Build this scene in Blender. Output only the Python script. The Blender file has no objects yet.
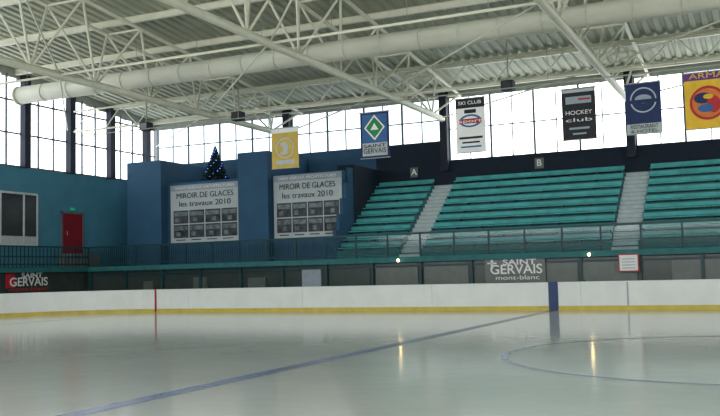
import bpy, math, random
from mathutils import Vector, Matrix
random.seed(4)
S=bpy.context.scene
try:
    S.view_settings.view_transform='Standard'
except Exception as e: print(e)

# ------------------------------------------------------------------ materials
def mat(name,col,rough=0.6,var=0.12,scale=3.0,metal=0.0,bump=0.0,emis=0.0,spec=0.3,bdist=0.02,bscale=None):
    m=bpy.data.materials.new(name); m.use_nodes=True
    nt=m.node_tree; b=nt.nodes['Principled BSDF']
    b.inputs['Roughness'].default_value=rough
    b.inputs['Metallic'].default_value=metal
    b.inputs['Specular IOR Level'].default_value=spec
    tc=nt.nodes.new('ShaderNodeTexCoord'); n=nt.nodes.new('ShaderNodeTexNoise')
    n.inputs['Scale'].default_value=scale; n.inputs['Detail'].default_value=4
    nt.links.new(tc.outputs['Object'],n.inputs['Vector'])
    r=nt.nodes.new('ShaderNodeValToRGB')
    r.color_ramp.elements[0].position=0.3; r.color_ramp.elements[1].position=0.7
    r.color_ramp.elements[0].color=[c*(1-var) for c in col]+[1]
    r.color_ramp.elements[1].color=[min(1,c*(1+var)) for c in col]+[1]
    nt.links.new(n.outputs['Fac'],r.inputs['Fac'])
    nt.links.new(r.outputs['Color'],b.inputs['Base Color'])
    if emis>0:
        nt.links.new(r.outputs['Color'],b.inputs['Emission Color'])
        b.inputs['Emission Strength'].default_value=emis
    if bump>0:
        n2=nt.nodes.new('ShaderNodeTexNoise'); n2.inputs['Scale'].default_value=bscale or scale; n2.inputs['Detail'].default_value=2
        nt.links.new(tc.outputs['Object'],n2.inputs['Vector'])
        bp=nt.nodes.new('ShaderNodeBump'); bp.inputs['Strength'].default_value=bump; bp.inputs['Distance'].default_value=bdist
        nt.links.new(n2.outputs['Fac'],bp.inputs['Height']); nt.links.new(bp.outputs['Normal'],b.inputs['Normal'])
    return m

M={}
def D(k,*a,**kw): M[k]=mat(k,*a,**kw)
D('ice',(0.55,0.57,0.53),rough=0.11,var=0.05,scale=0.5,spec=0.75,bump=0.3,bdist=0.01,bscale=2.5)
D('concrete',(0.16,0.17,0.17),rough=0.8)
D('board_white',(0.64,0.67,0.66),rough=0.35,var=0.05,scale=1.5)
D('kick_yellow',(0.50,0.40,0.07),rough=0.5)
D('line_blue',(0.015,0.04,0.12),rough=0.4)
D('ice_line_blue',(0.11,0.15,0.26),rough=0.25)
D('ice_line_faint',(0.15,0.19,0.29),rough=0.25)
D('ice_line_red',(0.46,0.40,0.36),rough=0.25)
D('line_red',(0.35,0.03,0.03),rough=0.4)
D('wall_blue',(0.055,0.20,0.29),rough=0.7,var=0.08,scale=1.0)
D('wall_tower',(0.022,0.080,0.155),rough=0.7,var=0.1,scale=1.0)
D('wall_dark',(0.010,0.018,0.034),rough=0.8)
D('navy',(0.008,0.014,0.03),rough=0.6)
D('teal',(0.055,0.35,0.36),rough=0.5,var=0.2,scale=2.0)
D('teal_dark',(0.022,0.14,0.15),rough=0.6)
D('rail',(0.010,0.045,0.055),rough=0.4)
D('stair',(0.42,0.50,0.51),rough=0.7)
D('steel_white',(0.72,0.72,0.59),rough=0.5,var=0.05)
D('steel_grey',(0.35,0.37,0.33),rough=0.5)
D('deck',(0.40,0.42,0.33),rough=0.6,var=0.1,scale=0.8)
D('duct',(0.64,0.65,0.55),rough=0.5,var=0.06,scale=1.0)
D('frame_grey',(0.10,0.13,0.15),rough=0.5)
D('mullion',(0.22,0.26,0.27),rough=0.5)
D('frame_light',(0.5,0.55,0.55),rough=0.5)
D('panel_dark',(0.030,0.045,0.042),rough=0.25,spec=0.5)
D('panel_mid',(0.075,0.095,0.085),rough=0.3,spec=0.5)
D('glass_dark',(0.03,0.036,0.042),rough=0.12,spec=0.7)
D('white',(0.75,0.76,0.76),rough=0.6,var=0.03)
D('poster',(0.42,0.47,0.49),rough=0.6,var=0.04)
D('poster_band',(0.27,0.33,0.38),rough=0.6,var=0.08)
D('photo_dark',(0.035,0.042,0.05),rough=0.5,var=0.8,scale=2.5)
D('photo_light',(0.13,0.16,0.18),rough=0.5,var=0.6,scale=3.5)
D('ink',(0.01,0.012,0.018),rough=0.6)
D('red',(0.42,0.012,0.02),rough=0.5)
D('orange',(0.6,0.16,0.02),rough=0.5)
D('door_red',(0.20,0.01,0.02),rough=0.5)
D('yellow',(0.52,0.38,0.08),rough=0.6)
D('yellow_bright',(0.70,0.44,0.03),rough=0.6)
D('green',(0.02,0.22,0.07),rough=0.6)
D('purple',(0.12,0.04,0.22),rough=0.6)
D('navy_cloth',(0.015,0.03,0.10),rough=0.7)
D('sky_cloth',(0.04,0.12,0.30),rough=0.7)
D('needle',(0.006,0.02,0.022),rough=0.8,var=0.5,scale=9)
D('fairy',(0.1,0.25,1.0),rough=0.5,emis=1.5)
D('exit_green',(0.02,0.4,0.15),rough=0.5,emis=0.3)
D('lamp_warm',(1.0,0.72,0.30),rough=0.5,emis=32.0,var=0.0)
D('glaze',(0.93,0.97,1.0),rough=0.5,var=0.06,scale=0.35,emis=3.6)
D('glaze2',(0.80,0.90,1.0),rough=0.5,var=0.10,scale=0.35,emis=2.0)
D('glaze_fill',(0.96,0.97,0.95),rough=0.5,var=0.05,scale=0.35,emis=10.0)  # fill glow added behind the camera, boosted to brighten camera-facing surfaces

g=bpy.data.materials.new('rail_glass'); g.use_nodes=True
nt=g.node_tree; nt.nodes.clear()
o=nt.nodes.new('ShaderNodeOutputMaterial'); mx=nt.nodes.new('ShaderNodeMixShader')
t=nt.nodes.new('ShaderNodeBsdfTransparent'); gl=nt.nodes.new('ShaderNodeBsdfGlossy')
t.inputs['Color'].default_value=(0.72,0.82,0.82,1); gl.inputs['Color'].default_value=(0.5,0.55,0.55,1)
gl.inputs['Roughness'].default_value=0.1; mx.inputs[0].default_value=0.08
nt.links.new(t.outputs[0],mx.inputs[1]); nt.links.new(gl.outputs[0],mx.inputs[2]); nt.links.new(mx.outputs[0],o.inputs[0])
M['rail_glass']=g

# ------------------------------------------------------------------ mesh builder
class MB:
    def __init__(s): s.v=[];s.f=[];s.m=[];s.mats=[]
    def mi(s,k):
        if k not in s.mats: s.mats.append(k)
        return s.mats.index(k)
    def add(s,vs,fs,k):
        b=len(s.v); s.v+= [tuple(v) for v in vs]; i=s.mi(k)
        for f in fs: s.f.append(tuple(b+x for x in f)); s.m.append(i)
    def box(s,x0,x1,y0,y1,z0,z1,k):
        vs=[(x,y,z) for x in (x0,x1) for y in (y0,y1) for z in (z0,z1)]
        s.add(vs,[(0,1,3,2),(4,6,7,5),(0,4,5,1),(2,3,7,6),(0,2,6,4),(1,5,7,3)],k)
    def quad(s,a,b,c,d,k): s.add([a,b,c,d],[(0,1,2,3)],k)
    def cyl(s,p,q,r,k,n=8,r2=None,cap=True):
        p=Vector(p);q=Vector(q);d=(q-p).normalized()
        u=d.orthogonal().normalized();w=d.cross(u); r2=r if r2 is None else r2
        vs=[];fs=[]
        for i in range(n):
            a=2*math.pi*i/n; e=u*math.cos(a)+w*math.sin(a)
            vs.append(p+e*r);vs.append(q+e*r2)
        for i in range(n):
            j=(i+1)%n; fs.append((2*i,2*j,2*j+1,2*i+1))
        if cap: fs.append(tuple(2*i for i in range(n))[::-1]); fs.append(tuple(2*i+1 for i in range(n)))
        s.add(vs,fs,k)
    def disc(s,c,r,k,n=24,rz=None):
        rz=rz or r; vs=[]
        for i in range(n):
            a=2*math.pi*i/n
            vs.append((c[0]+r*math.cos(a),c[1],c[2]+rz*math.sin(a)))
        s.add(vs,[tuple(range(n))],k)
    def build(s,name,parent=None,smooth=False):
        me=bpy.data.meshes.new(name); me.from_pydata(s.v,[],s.f)
        for k in s.mats: me.materials.append(M[k])
        me.polygons.foreach_set('material_index',s.m)
        if smooth: me.polygons.foreach_set('use_smooth',[len(f)==4 for f in s.f])
        me.update(); ob=bpy.data.objects.new(name,me); S.collection.objects.link(ob)
        if parent: ob.parent=parent
        return ob
def empty(name):
    e=bpy.data.objects.new(name,None); e.empty_display_size=0.3; S.collection.objects.link(e); return e
def text(body,name,parent,loc,size,k,width=None,facing='-y',align='CENTER',ext=0.004,bold=0.0):
    cu=bpy.data.curves.new(name,'FONT'); cu.body=body; cu.size=size; cu.align_x=align; cu.align_y='CENTER'
    cu.extrude=ext; cu.offset=bold
    ob=bpy.data.objects.new('tmp',cu); S.collection.objects.link(ob)
    bpy.context.view_layer.update()
    me=bpy.data.meshes.new_from_object(ob.evaluated_get(bpy.context.evaluated_depsgraph_get()))
    bpy.data.objects.remove(ob)
    xs=[v.co.x for v in me.vertices]; w=max(xs)-min(xs) if xs else 1
    sx=width/w if width else 1
    R=Matrix.Rotation(math.pi/2,4,'X')
    if facing=='+x': R=Matrix.Rotation(math.pi/2,4,'Z')@R
    me.transform(Matrix.Translation(loc)@R@Matrix.Diagonal((sx,1,1,1)))
    me.materials.clear(); me.materials.append(M[k]); me.name=name
    o2=bpy.data.objects.new(name,me); S.collection.objects.link(o2)
    if parent: o2.parent=parent
    return o2

XL,XR,YN,YB=-34.0,34.0,-5.0,44.0
def roofz(y):
    return 11.0+0.1*(YB-y) if y>15 else 11.0+0.1*(YB-15)-0.1*(15-y)
TX=[-24.6,-15.2,-5.8,3.6,13.0,22.4]

# ------------------------------------------------------------------ floor, ice
m=MB(); m.box(XL-0.3,XR+0.3,YN-0.3,YB+0.3,-0.3,-0.03,'concrete'); m.build('floor')
RX0,RX1,RY0,RY1,RR=-31.0,29.0,0.45,32.0,7.0
def path(off=0.0,n=16):
    P=[];r=RR+off
    for cx,cy,a0 in ((RX1-RR,RY1-RR,0),(RX0+RR,RY1-RR,90),(RX0+RR,RY0+RR,180),(RX1-RR,RY0+RR,270)):
        for i in range(n+1):
            a=math.radians(a0+90*i/n); P.append((cx+r*math.cos(a),cy+r*math.sin(a)))
    return P
ice=empty('ice_rink')
m=MB(); P=path(-0.001); m.add([(x,y,0) for x,y in P],[tuple(range(len(P)))],'ice'); m.build('ice_surface',ice)
m=MB()
z=0.003
BX=-7.17
m.quad((BX-.15,RY0,z),(BX+.15,RY0,z),(BX+.15,RY1,z),(BX-.15,RY1,z),'ice_line_blue')
m.quad((6.3,RY0,z),(6.6,RY0,z),(6.6,RY1,z),(6.3,RY1,z),'ice_line_blue')
m.quad((-0.45,RY0,z),(-0.15,RY0,z),(-0.15,RY1,z),(-0.45,RY1,z),'ice_line_red')
m.quad((-24.73,RY0+.2,z),(-24.67,RY0+.2,z),(-24.67,RY1-.1,z),(-24.73,RY1-.1,z),'ice_line_red')
def ring(cx,cy,r,w,k,n=96):
    vs=[];fs=[]
    for i in range(n):
        a=2*math.pi*i/n
        vs+=[(cx+(r-w)*math.cos(a),cy+(r-w)*math.sin(a),z+.002),(cx+r*math.cos(a),cy+r*math.sin(a),z+.002)]
    for i in range(n):
        j=(i+1)%n; fs.append((2*i,2*i+1,2*j+1,2*j))
    m.add(vs,fs,k)
ring(-0.3,16.1,4.15,0.11,'ice_line_faint')
m.build('ice_markings',ice)

# ------------------------------------------------------------------ rink boards
rb=empty('rink_boards')
def sweep(m,o0,o1,z0,z1,k):
    A=path(o0);B=path(o1);n=len(A);vs=[];fs=[]
    for i in range(n): vs+=[(*A[i],z0),(*A[i],z1),(*B[i],z1),(*B[i],z0)]
    for i in range(n):
        j=(i+1)%n
        for a in range(4):
            b=(a+1)%4; fs.append((4*i+a,4*i+b,4*j+b,4*j+a))
    m.add(vs,fs,k)
m=MB(); sweep(m,0.0,0.10,0.0,0.97,'board_white'); m.build('dasher_panels',rb)
m=MB(); sweep(m,-0.02,0.0,0.0,0.15,'kick_yellow'); m.build('kick_plate',rb)
m=MB(); sweep(m,-0.02,0.13,0.965,1.0,'board_white'); m.build('cap_rail',rb)
m=MB()
x=RX0+RR+1
while x<RX1-RR:
    m.box(x-.008,x+.008,RY1-.004,RY1,.15,.965,'poster'); x+=5.6
m.box(-4.62,-4.56,RY1-.006,RY1,.15,.965,'poster_band')
m.box(BX-.17,BX+.17,RY1-.03,RY1,.0,1.02,'line_blue')
m.box(6.3,6.6,RY1-.03,RY1,.0,1.02,'line_blue')
m.box(-24.73,-24.67,RY1-.09,RY1+.05,.0,1.01,'line_red')
m.build('board_markings',rb)

# ------------------------------------------------------------------ shell walls
m=MB()
m.box(XL,-19.2,YB,YB+.3,-.03,8.3,'wall_tower')
m.box(-19.2,XR,YB,YB+.3,-.03,7.25,'wall_dark')
m.box(XL,XR,YB,YB+.3,10.55,11.15,'steel_grey')
m.build('wall_back')
def glaz_back(x0,x1,z0,z1,name,k='glaze',dx=1.18,rows=2):
    e=empty(name); a=MB(); a.box(x0,x1,YB+.12,YB+.16,z0,z1,k); a.build('glazing',e)
    f=MB(); n=max(1,round((x1-x0)/dx))
    for i in range(n+1):
        x=x0+(x1-x0)*i/n; t=.025 if i%2 else .05
        f.box(x-t,x+t,YB+.04,YB+.12,z0,z1,'mullion' if i%2 else 'frame_grey')
    for j in range(rows+1):
        zz=z0+(z1-z0)*j/rows; f.box(x0,x1,YB+.04,YB+.12,zz-.03,zz+.03,'mullion')
    f.build('mullions',e)
edges=[XL]+TX+[XR]
for i in range(len(edges)-1):
    a,b=edges[i]+.2,edges[i+1]-.2
    if b< -15: glaz_back(a,b,8.3,10.55,'window_%d'%(i+1),'glaze2')
    else: glaz_back(a,b,7.25,10.55,'window_%d'%(i+1))
m=MB(); m.box(-19.2,-15.0,YB,YB+.3,7.25,8.3,'wall_dark'); m.build('trim_1')

# end wall (left)
m=MB()
m.box(XL-.3,XL,YN,YB,-.03,7.2,'wall_blue')
for i in range(49):
    y0=YN+i; m.box(XL-.3,XL,y0,y0+1,roofz(y0+.5)-.45,roofz(y0+.5)+.1,'steel_grey')
m.build('wall_left')
cols=[43.0-3.2*i for i in range(15)]
e=empty('window_20')
a=MB(); y=YN
while y<YB:
    y2=min(YB,y+1)
    a.quad((XL-.1,y,7.2),(XL-.1,y2,7.2),(XL-.1,y2,roofz(y2)-.3),(XL-.1,y,roofz(y)-.3),'glaze'); y+=1
a.build('glazing',e)
f=MB()
y=YB-1.0
while y>YN:
    f.box(XL-.08,XL+.02,y-.035,y+.035,7.2,roofz(y)-.3,'frame_grey'); y-=1.0667
for zz in (7.25,8.9,10.55): f.box(XL-.08,XL+.03,YN,YB,zz-.04,zz+.04,'frame_grey')
f.build('mullions',e)
m=MB()
for y in cols:
    if y<YN: continue
    m.box(XL,XL+.35,y-.2,y+.2,7.2,roofz(y)-.2,'navy')
m.build('facade_columns')
# near + right walls
m=MB(); m.box(XL,XR,YN-.3,YN,-.03,5.0,'wall_blue'); m.box(XL,XR,YN-.3,YN,9.5,12,'steel_grey'); m.build('wall_front')
e=empty('window_21'); a=MB(); a.box(XL,XR,YN-.2,YN-.15,5.0,9.5,'glaze_fill'); a.build('glazing',e)  # unseen glowing window band, added as fill light from the camera side
f=MB()
for i in range(24): f.box(XL+i*3-.05,XL+i*3+.05,YN-.15,YN,5,9.5,'frame_grey')
f.build('mullions',e)
m=MB(); m.box(XR,XR+.3,YN,YB,-.03,7.2,'wall_blue'); m.box(XR,XR+.3,YN,YB,11.0,14,'steel_grey'); m.build('wall_right')
e=empty('window_22'); a=MB(); a.box(XR+.1,XR+.15,YN,YB,7.2,11.0,'glaze'); a.build('glazing',e)
f=MB()
for i in range(17): f.box(XR,XR+.1,YN+i*3-.05,YN+i*3+.05,7.2,11,'frame_grey')
f.build('mullions',e)

# ------------------------------------------------------------------ roof (corrugated deck)
m=MB(); vs=[];fs=[]
ys=[YN-.3,15,YB+.3]; prof=[]
x=XL-.3
while x<XR+.3:
    prof+=[(x,0),(x+.2,0),(x+.26,.09),(x+.40,.09)]; x+=.46
for (x,h) in prof:
    for y in ys: vs.append((x,y,roofz(y)+h))
for i in range(len(prof)-1):
    for j in range(2): fs.append((3*i+j,3*i+j+1,3*i+j+4,3*i+j+3))
m.add(vs,fs,'deck'); m.build('ceiling')
m=MB()
y=YB-.6
while y>YN:
    zt=roofz(y)
    m.box(XL,XR,y-.08,y+.08,zt-.03,zt,'steel_white'); m.box(XL,XR,y-.012,y+.012,zt-.24,zt-.03,'steel_white'); m.box(XL,XR,y-.08,y+.08,zt-.27,zt-.24,'steel_white')
    y-=3.5
m.build('roof_purlins')
BZ=9.4
for X in TX:
    m=MB()
    m.cyl((X,YN,BZ),(X,YB,BZ),.15,'steel_white',12)
    for s in (-.9,.9):
        m.cyl((X+s,YN,roofz(YN)-.4),(X+s,15,roofz(15)-.4),.08,'steel_white')
        m.cyl((X+s,15,roofz(15)-.4),(X+s,YB,roofz(YB)-.4),.08,'steel_white')
    y=YB-.2; st=3.5
    while y-st>YN:
        for s in (-.9,.9):
            m.cyl((X,y-st/2,BZ),(X+s,y,roofz(y)-.4),.05,'steel_white',6)
            m.cyl((X,y-st/2,BZ),(X+s,y-st,roofz(y-st)-.4),.05,'steel_white',6)
        m.cyl((X-.9,y,roofz(y)-.4),(X+.9,y,roofz(y)-.4),.05,'steel_white',6)
        y-=st
    m.build('roof_truss')
for yy in (36.5,):
    m=MB(); zt=10.5; zb=BZ+.0
    xa,xb=XL+.5,XR-.5
    m.cyl((xa,yy,zb),(xb,yy,zb),.05,'steel_white'); m.cyl((xa,yy,zt),(xb,yy,zt),.05,'steel_white')
    x=xa
    while x<xb-2.1:
        m.cyl((x,yy,zb),(x+1.05,yy,zt),.03,'steel_white',6); m.cyl((x+1.05,yy,zt),(x+2.1,yy,zb),.03,'steel_white',6); x+=2.1
    m.build('lattice_girder')
m=MB()
for i in range(len(TX)-1):
    for (ya,yb) in ((43.5,36),(36,26),(26,14)):
        m.cyl((TX[i],ya,BZ+.05),(TX[i+1],yb,BZ+.05),.035,'steel_white',6)
for (ya,yb) in ((43.5,36),(36,26),(26,14)): m.cyl((XL+.5,ya,BZ+.05),(TX[0],yb,BZ+.05),.035,'steel_white',6)
for yy in (26.0,14.0): m.cyl((XL+.5,yy,BZ+.02),(XR-.5,yy,BZ+.02),.05,'steel_white',8)
m.build('roof_bracing')
m=MB()
for X in TX: m.box(X-.2,X+.2,YB-.35,YB-.005,6.7 if X>-20 else 6.66,10.9,'navy')
m.build('roof_columns')

# duct
m=MB(); yy,zz=30.0,9.95
m.cyl((-30.7,yy,zz),(30,yy,zz),.39,'duct',24)
x=-30.7
while x<30: m.cyl((x-.03,yy,zz),(x+.03,yy,zz),.405,'duct',24); x+=1.5
m.cyl((-30.8,yy,zz),(-30.7,yy,zz),.43,'steel_white',24)
for i in range(20):
    x=-30.3+i*3.1; m.cyl((x,yy,zz+.39),(x,yy,roofz(yy)-.1),.012,'steel_grey',5)
m.build('air_duct',smooth=True)

# ------------------------------------------------------------------ gallery deck + lower wall
GZ=2.15
m=MB()
m.box(XL+.01,XR-.01,37.0,YB-.01,1.96,GZ,'concrete')
m.box(XL+.01,-33.0,10,37.0,1.96,GZ,'concrete')
m.box(-33.02,XR-.01,36.92,37.0,1.93,GZ+.02,'teal_dark'); m.box(-33.0,-32.93,10,37,1.93,GZ+.02,'teal_dark')
m.build('gallery_deck')
m=MB()
m.box(XL+.02,XR-.02,37.25,37.4,-.03,1.95,'panel_dark')
x=-33
i=0
while x<XR-2:
    m.box(x-.07,x+.07,37.1,37.25,-.03,1.93,'rail')
    if x>-20:
        m.box(x+.15,x+2.2,37.19,37.25,.75,1.72,'panel_mid' if i%3 else 'panel_dark')
    x+=2.35; i+=1
m.box(-33,XR-.05,37.15,37.25,1.72,1.80,'rail')
for (xa,xb,k,z0,z1) in ((-20.2,-19.2,'poster_band',.6,1.75),(-26.4,-25.6,'panel_mid',.9,1.5),(-23.2,-22.2,'panel_mid',.8,1.4),(-29.5,-28.9,'panel_mid',.9,1.35),(-7.2,-5.8,'panel_mid',1.0,1.7),(-3.6,-1.5,'panel_mid',.9,1.7)):
    m.box(xa,xb,37.16,37.25,z0,z1,k)
m.box(-33.4,-33.25,10,37.25,-.03,1.95,'panel_dark')
m.build('gallery_front_panels')
m=MB(); m.box(-5.6,-4.8,36.87,36.915,1.28,2.0,'line_red'); m.box(-5.55,-4.85,36.85,36.87,1.33,1.95,'white')
for i in range(4): m.box(-5.45,-4.95,36.845,36.85,1.42+.12*i,1.45+.12*i,'poster_band')
m.build('notice_poster')
for x in (-15.15,-6.75):
    m=MB(); m.cyl((x,36.91,2.02),(x,36.88,2.02),.07,'steel_grey',10); m.cyl((x,36.88,2.02),(x,36.82,2.02),.055,'lamp_warm',10,r2=.035); m.build('bulkhead_lamp')
# railing
r=empty('gallery_railing')
m=MB()
for zz,t in ((3.2,.045),(2.32,.025)): m.box(-32.95,XR-.1,36.93,36.93+t*1.5,zz-t,zz+t,'rail')
for zz in (2.6,2.9): m.box(-19.3,XR-.1,36.94,36.97,zz-.012,zz+.012,'rail')
x=-32.95
while x<XR-.2: m.box(x-.035,x+.035,36.93,37.0,GZ+.02,3.2,'rail'); x+=1.57
x=-32.9
while x<-19.3: m.box(x-.014,x+.014,36.94,36.97,GZ+.02,3.2,'rail'); x+=.13
for zz in (3.2,2.7,2.32): m.box(-32.98,-32.93,10,36.9,zz-.04,zz+.04,'rail')
y=10
while y<36.9: m.box(-32.98,-32.94,y-.015,y+.015,GZ+.02,3.2,'rail'); y+=.25
m.build('rails_and_posts',r)
m=MB(); m.quad((-19.3,36.98,GZ+.1),(XR-.1,36.98,GZ+.1),(XR-.1,36.98,3.12),(-19.3,36.98,3.12),'rail_glass'); m.build('glass_infill',r)

def sign(name,cx,cy,cz,w,facing):
    e=empty(name); m=MB()
    if facing=='-y':
        m.box(cx-w/2,cx+w/2,cy,cy+.03,cz-.45,cz+.53,'panel_mid'); m.build('sign_board',e)
        text('SAINT','upper_lettering',e,(cx+.2,cy-.01,cz+.39),.32,'white',w*.55,bold=.006)
        text('GERVAIS','main_lettering',e,(cx+.05,cy-.01,cz+.08),.56,'white',w*.86,bold=.008)
        text('mont-blanc','lower_lettering',e,(cx+.1,cy-.01,cz-.26),.26,'white',w*.72)
        m=MB(); m.box(cx-w*.40,cx-w*.36,cy-.01,cy,cz+.15,cz+.52,'white'); m.box(cx-w*.46,cx-w*.30,cy-.01,cy,cz+.34,cz+.40,'white'); m.build('cross_emblem',e)
    else:
        m.box(cx-.03,cx,cy-w/2,cy+w/2,cz-.55,cz+.53,'panel_dark'); m.box(cx,cx+.01,cy-w/2+.02,cy-w*.3,cz-.2,cz+.5,'red'); m.build('sign_board',e)
        text('SAINT','upper_lettering',e,(cx+.01,cy+.2,cz+.38),.36,'white',w*.45,'+x',bold=.006)
        text('GERVAIS','main_lettering',e,(cx+.02,cy,cz+.06),.58,'white',w*.82,'+x',bold=.008)
        text('mont-blanc','lower_lettering',e,(cx+.01,cy,cz-.28),.28,'red',w*.85,'+x')
sign('town_sign',-9.9,37.05,1.40,2.6,'-y')
sign('town_sign',-33.18,33.0,1.40,3.0,'+x')

# ------------------------------------------------------------------ bleachers
rows=9; y0=38.5; dp=.60; rs=.42; stairs=[-15.2,-5.55,3.85,13.0]
YE=YB-.02
segs=[]; xs=-19.0
for s in stairs: segs.append((xs,s-.55)); xs=s+.55
segs.append((xs,22))
for (xa,xb) in segs:
    m=MB()
    for i in range(rows):
        ya=y0+i*dp; z=GZ+.01+i*rs
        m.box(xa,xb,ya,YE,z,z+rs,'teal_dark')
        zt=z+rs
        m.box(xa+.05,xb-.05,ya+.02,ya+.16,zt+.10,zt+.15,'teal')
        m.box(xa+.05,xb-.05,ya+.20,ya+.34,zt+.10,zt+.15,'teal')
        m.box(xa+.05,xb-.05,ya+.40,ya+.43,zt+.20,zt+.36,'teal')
        n=max(2,int((xb-xa)/1.2))
        for j in range(n+1):
            x=xa+.1+(xb-xa-.2)*j/n
            m.box(x-.025,x+.025,ya+.03,ya+.40,zt,zt+.10,'rail'); m.box(x-.02,x+.02,ya+.43,ya+.46,zt,zt+.34,'rail')
    m.build('bleacher_seating')
for s in stairs:
    m=MB()
    for i in range(rows*2):
        ya=y0-.05+i*dp/2; z=GZ+.01+i*rs/2
        m.box(s-.54,s+.54,ya,YE,z,z+rs/2,'stair'); m.box(s-.54,s+.54,ya-.01,ya,z+rs/2-.03,z+rs/2,'poster_band')
    m.build('aisle_stairs')
for s,l in ((-17.0,'A'),(-10.3,'B'),(-1.2,'C')):
    e=empty('block_letter_sign'); m=MB(); m.box(s-.22,s+.22,YB-.05,YB-.02,6.5,7.02,'panel_mid'); m.build('plate',e)
    text(l,'letter',e,(s,YB-.06,6.76),.46,'white',bold=.008)

# ------------------------------------------------------------------ blue block with banners
m=MB()
m.box(-29.9,-19.2,39.8,YB-.01,GZ+.01,6.65,'wall_tower')
m.box(-32.2,-29.9,39.2,YB-.01,GZ+.01,7.9,'wall_tower')
m.box(-25.05,-23.25,39.3,YB-.4,GZ+.01,7.9,'wall_tower')
m.box(-19.9,-19.0,40.6,YB-.01,GZ+.01,7.0,'wall_dark')
m.build('stair_tower_block')
m=MB()
for i in range(5): m.box(-19.19,-19.02,38.5+.42*i,40.59,GZ+.01+(0 if i==0 else 1.45+.8*(i-1)),3.6+.8*i,'wall_tower')
m.build('stepped_parapet')
def big(name,x0,x1,z0,z1):
    e=empty(name); m=MB(); y=39.72; w=x1-x0; h=z1-z0
    m.box(x0,x1,y,y+.05,z0,z1,'poster'); m.box(x0,x1,y-.01,y,z0+h*.90,z1,'poster_band')
    cx=(x0+x1)/2
    for r_ in range(2):
        for c in range(4):
            xa=x0+w*(.045+.232*c); za=z0+h*(.09+.245*r_)
            m.box(xa,xa+w*.215,y-.012,y,za,za+h*.225,'photo_dark')
            m.box(xa+.05,xa+w*.215-.05,y-.016,y-.012,za+h*.13,za+h*.20,'photo_light')
            q=random.uniform(.02,.1); m.box(xa+w*q,xa+w*(q+.06),y-.018,y-.012,za+h*.03,za+h*.10,'photo_light')
    for i in range(4):
        m.box(x0+w*(.08+.225*i),x0+w*(.22+.225*i),y-.012,y,z0+h*.045,z0+h*.06,'ink')
    m.build('printed_sheet',e)
    text('SAINT-GERVAIS ARCHITECTURES',"heading_lettering",e,(cx,y-.02,z0+h*.945),.2,'white',w*.85)
    text('MIROIR DE GLACES','title_lettering',e,(cx,y-.02,z0+h*.81),.42,'ink',w*.82)
    text('les travaux 2010','subtitle_lettering',e,(cx,y-.02,z0+h*.67),.42,'ink',w*.74)
big('exhibition_banner',-29.65,-25.2,3.35,6.5)
big('exhibition_banner',-23.15,-19.25,3.35,6.6)

# christmas tree
m=MB(); tx,ty,tz=-27.3,40.6,6.66
m.cyl((tx,ty,tz),(tx,ty,tz+.3),.22,'ink',12,r2=.26); m.cyl((tx,ty,tz+.2),(tx,ty,tz+1.9),.04,'needle',6,r2=.01)
for L in range(11):
    h=tz+.28+L*.152; rad=.74*(1-L/11.8); n=20
    for i in range(n):
        a=2*math.pi*i/n+L*.4+random.uniform(-.1,.1); rr=rad*random.uniform(.88,1.08)
        tip=(tx+rr*math.cos(a),ty+rr*math.sin(a),h-.10)
        m.cyl((tx,ty,h+.16),tip,.12*(1-L/14),'needle',5,r2=.03)
        if i%5==0:
            t=.85; c=Vector((tx,ty,h+.16)).lerp(Vector(tip),t); m.cyl(c+Vector((0,-.05,-.02)),c+Vector((0,-.05,.03)),.025,'fairy',6)
m.cyl((tx,ty,tz+1.9),(tx,ty,tz+2.08),.05,'white',5,r2=.0); m.build('christmas_tree')

# ------------------------------------------------------------------ end wall details
e=empty('window_30'); m=MB(); m.box(XL+.01,XL+.05,27,34.3,3.3,5.9,'glass_dark')
for y in (27,29.4,31.9,33.4,34.3): m.box(XL+.01,XL+.1,y-.04,y+.04,3.3,5.9,'frame_light')
for zz in (3.3,5.9): m.box(XL+.01,XL+.1,27,34.3,zz-.05,zz+.05,'frame_light')
m.box(XL+.01,XL+.08,27,34.3,3.3,3.75,'poster'); m.build('frame_and_panes',e)
e=empty('door_1'); m=MB(); m.box(XL+.01,XL+.06,36.1,37.6,2.9,5.05,'door_red'); m.box(XL+.01,XL+.1,36.0,36.1,2.9,5.15,'frame_grey'); m.box(XL+.01,XL+.1,37.6,37.7,2.9,5.15,'frame_grey'); m.box(XL+.01,XL+.1,36.0,37.7,5.05,5.15,'frame_grey')
m.box(XL+.01,XL+.9,35.9,38.1,GZ+.01,2.9,'concrete'); m.cyl((XL+.12,36.4,3.9),(XL+.12,36.4,4.1),.02,'steel_grey'); m.build('leaf_and_frame',e)
m=MB(); m.box(XL+.01,XL+.1,36.7,37.0,5.25,5.38,'exit_green'); m.build('exit_sign')

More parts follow.
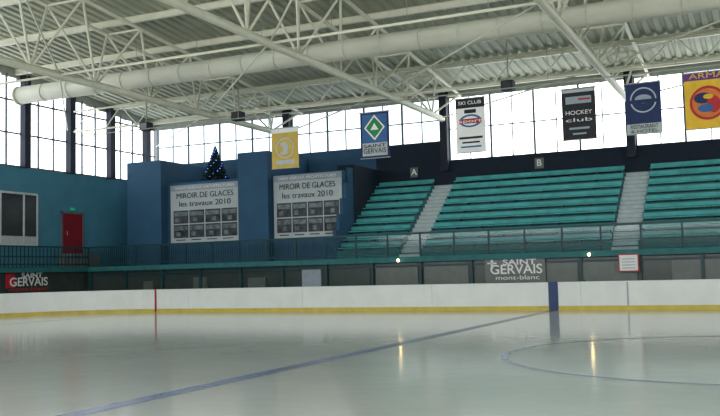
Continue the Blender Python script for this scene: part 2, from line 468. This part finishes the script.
# ------------------------------------------------------------------ hanging banners
HY=34.0
m=MB(); m.cyl((-31,HY,8.62),(20,HY,8.62),.025,'steel_grey',6)
x=-31
while x<20: m.cyl((x,HY,8.62),(x,HY,roofz(HY)-.2),.01,'steel_grey',5); x+=4.7
m.build('banner_rail')
def hb(px,w,z0,z1,kind):
    e=empty('hanging_banner'); m=MB(); y=HY; x0,x1=px-w/2,px+w/2; h=z1-z0
    F=y-.012
    base={'gold':'yellow','diamond':'navy_cloth','black_white':'white','black':'ink','navy':'navy_cloth','sun':'yellow_bright'}[kind]
    m.box(x0,x1,y-.005,y+.01,z0,z1,base)
    m.cyl((x0-.04,y,z1),(x1+.04,y,z1),.025,'steel_grey'); m.cyl((x0-.02,y,z0),(x1+.02,y,z0),.02,'steel_grey')
    for xx in (x0+.05,x1-.05): m.cyl((xx,y,z1),(xx,y,max(z1+.05,8.595)),.008,'steel_grey',5)
    def B(a,b,c,d,k,l=0): m.box(x0+w*a,x0+w*b,F-.003*l,F+.004,z0+h*c,z0+h*d,k)
    if kind=='gold':
        B(0,1,.88,1,'white'); m.disc((px,F-.004,z0+h*.5),w*.34,'poster'); m.disc((px,F-.008,z0+h*.5),w*.30,'yellow'); B(.15,.85,.10,.2,'poster')
        m.disc((px-.08,F-.010,z0+h*.60),w*.11,'poster',rz=w*.07); m.disc((px+.05,F-.011,z0+h*.5),w*.10,'poster',rz=w*.15); m.disc((px-.04,F-.012,z0+h*.38),w*.15,'poster',rz=w*.05)
    elif kind=='diamond':
        B(.07,.93,.05,.95,'poster'); B(.07,.93,.33,.95,'sky_cloth',1)
        c=(px,z0+h*.66)
        m.add([(c[0]-w*.36,F-.006,c[1]),(c[0],F-.006,c[1]-h*.28),(c[0]+w*.36,F-.006,c[1]),(c[0],F-.006,c[1]+h*.28)],[(0,1,2,3)],'white')
        m.add([(c[0]-w*.30,F-.009,c[1]),(c[0],F-.009,c[1]-h*.23),(c[0]+w*.30,F-.009,c[1]),(c[0],F-.009,c[1]+h*.23)],[(0,1,2,3)],'green')
        m.add([(c[0]-w*.14,F-.012,c[1]-h*.05),(c[0]+w*.14,F-.012,c[1]-h*.05),(c[0],F-.012,c[1]+h*.1)],[(0,1,2)],'white')
    elif kind=='black_white':
        B(0,1,.82,1,'ink'); B(.30,.70,.72,.79,'ink',1); m.disc((px,F-.006,z0+h*.58),w*.38,'sky_cloth',rz=h*.12); m.disc((px,F-.010,z0+h*.58),w*.30,'white',rz=h*.085); B(.12,.88,.53,.62,'line_red',4); B(.1,.9,.25,.29,'ink',1); B(.2,.8,.17,.20,'ink',1); B(.15,.85,.09,.12,'sky_cloth',1)
    elif kind=='black':
        B(.03,.97,.92,.98,'poster'); B(.12,.88,.70,.84,'poster_band',1); B(.5,.85,.76,.80,'line_red',2); B(.2,.8,.2,.24,'poster_band',1); B(.3,.7,.1,.13,'poster_band',1)
    elif kind=='navy':
        m.disc((px,F-.004,z0+h*.66),w*.38,'poster'); m.disc((px,F-.008,z0+h*.66),w*.34,'navy_cloth'); m.disc((px,F-.012,z0+h*.68),w*.24,'poster_band',rz=w*.13); B(.1,.9,.60,.67,'navy_cloth',5); B(0,1,0,.20,'poster')
    elif kind=='sun':
        B(0,1,.86,1,'purple'); m.disc((px,F-.005,z0+h*.45),w*.40,'red'); m.disc((px,F-.009,z0+h*.45),w*.34,'orange')
        m.disc((px-.16,F-.013,z0+h*.54),w*.20,'navy_cloth',rz=w*.13); m.disc((px+.2,F-.014,z0+h*.42),w*.15,'red',rz=w*.20); m.disc((px-.08,F-.016,z0+h*.36),w*.17,'sky_cloth',rz=w*.10); m.disc((px+.02,F-.018,z0+h*.56),w*.11,'yellow_bright',rz=w*.06)
    m.build('cloth',e)
    T={'gold':[],'diamond':[('SAINT',.26,.2,'ink'),('GERVAIS',.15,.3,'ink')],
       'black_white':[('SKI CLUB',.91,.2,'white'),('sport',.575,.18,'white')],'black':[('HOCKEY',.52,.22,'white'),('club',.38,.2,'white')],
       'navy':[('RESTAURANT',.14,.2,'ink'),('& HOTEL',.05,.16,'ink')],'sun':[('ARMA',.93,.28,'yellow_bright')]}[kind]
    for s,c,sz,k in T: text(s,'lettering',e,(px,F-.03,z0+h*c),sz,k,w*.78)
hb(-19.2,1.35,6.18,7.97,'gold'); hb(-14.87,1.32,6.3,8.25,'diamond'); hb(-10.67,1.22,6.2,8.4,'black_white')
hb(-6.37,1.27,6.35,8.33,'black'); hb(-4.0,1.25,6.36,8.27,'navy'); hb(-1.78,1.55,6.36,8.42,'sun')

for (x,y) in ((-28.0,35.6),(-22.6,35.6),(-9.5,35.6)):
    m=MB(); m.box(x-.25,x+.25,y-.25,y+.2,8.85,9.25,'ink'); m.box(x-.2,x+.2,y-.27,y-.25,8.9,9.2,'glass_dark'); m.cyl((x,y,9.25),(x,y,roofz(y)-.02),.03,'steel_grey'); m.build('loudspeaker')

# ------------------------------------------------------------------ light
wd=bpy.data.worlds.new('World'); S.world=wd; wd.use_nodes=True
wd.node_tree.nodes['Background'].inputs[0].default_value=(0.8,0.9,1,1); wd.node_tree.nodes['Background'].inputs[1].default_value=0.5

# ------------------------------------------------------------------ camera
th=math.radians(24.7); ph=math.atan(65/890); ro=0.025
F=Vector((-math.sin(th)*math.cos(ph),math.cos(th)*math.cos(ph),math.sin(ph)))
R0=Vector((math.cos(th),math.sin(th),0)); U0=R0.cross(F)
R=R0*math.cos(ro)-U0*math.sin(ro); U=U0*math.cos(ro)+R0*math.sin(ro)
cam=bpy.data.cameras.new('camera'); co=bpy.data.objects.new('camera',cam); S.collection.objects.link(co)
mt=Matrix(((R.x,U.x,-F.x,0),(R.y,U.y,-F.y,0),(R.z,U.z,-F.z,1.5),(0,0,0,1)))
co.matrix_world=mt; cam.lens=44.5; cam.sensor_width=36; cam.clip_end=300
S.camera=co
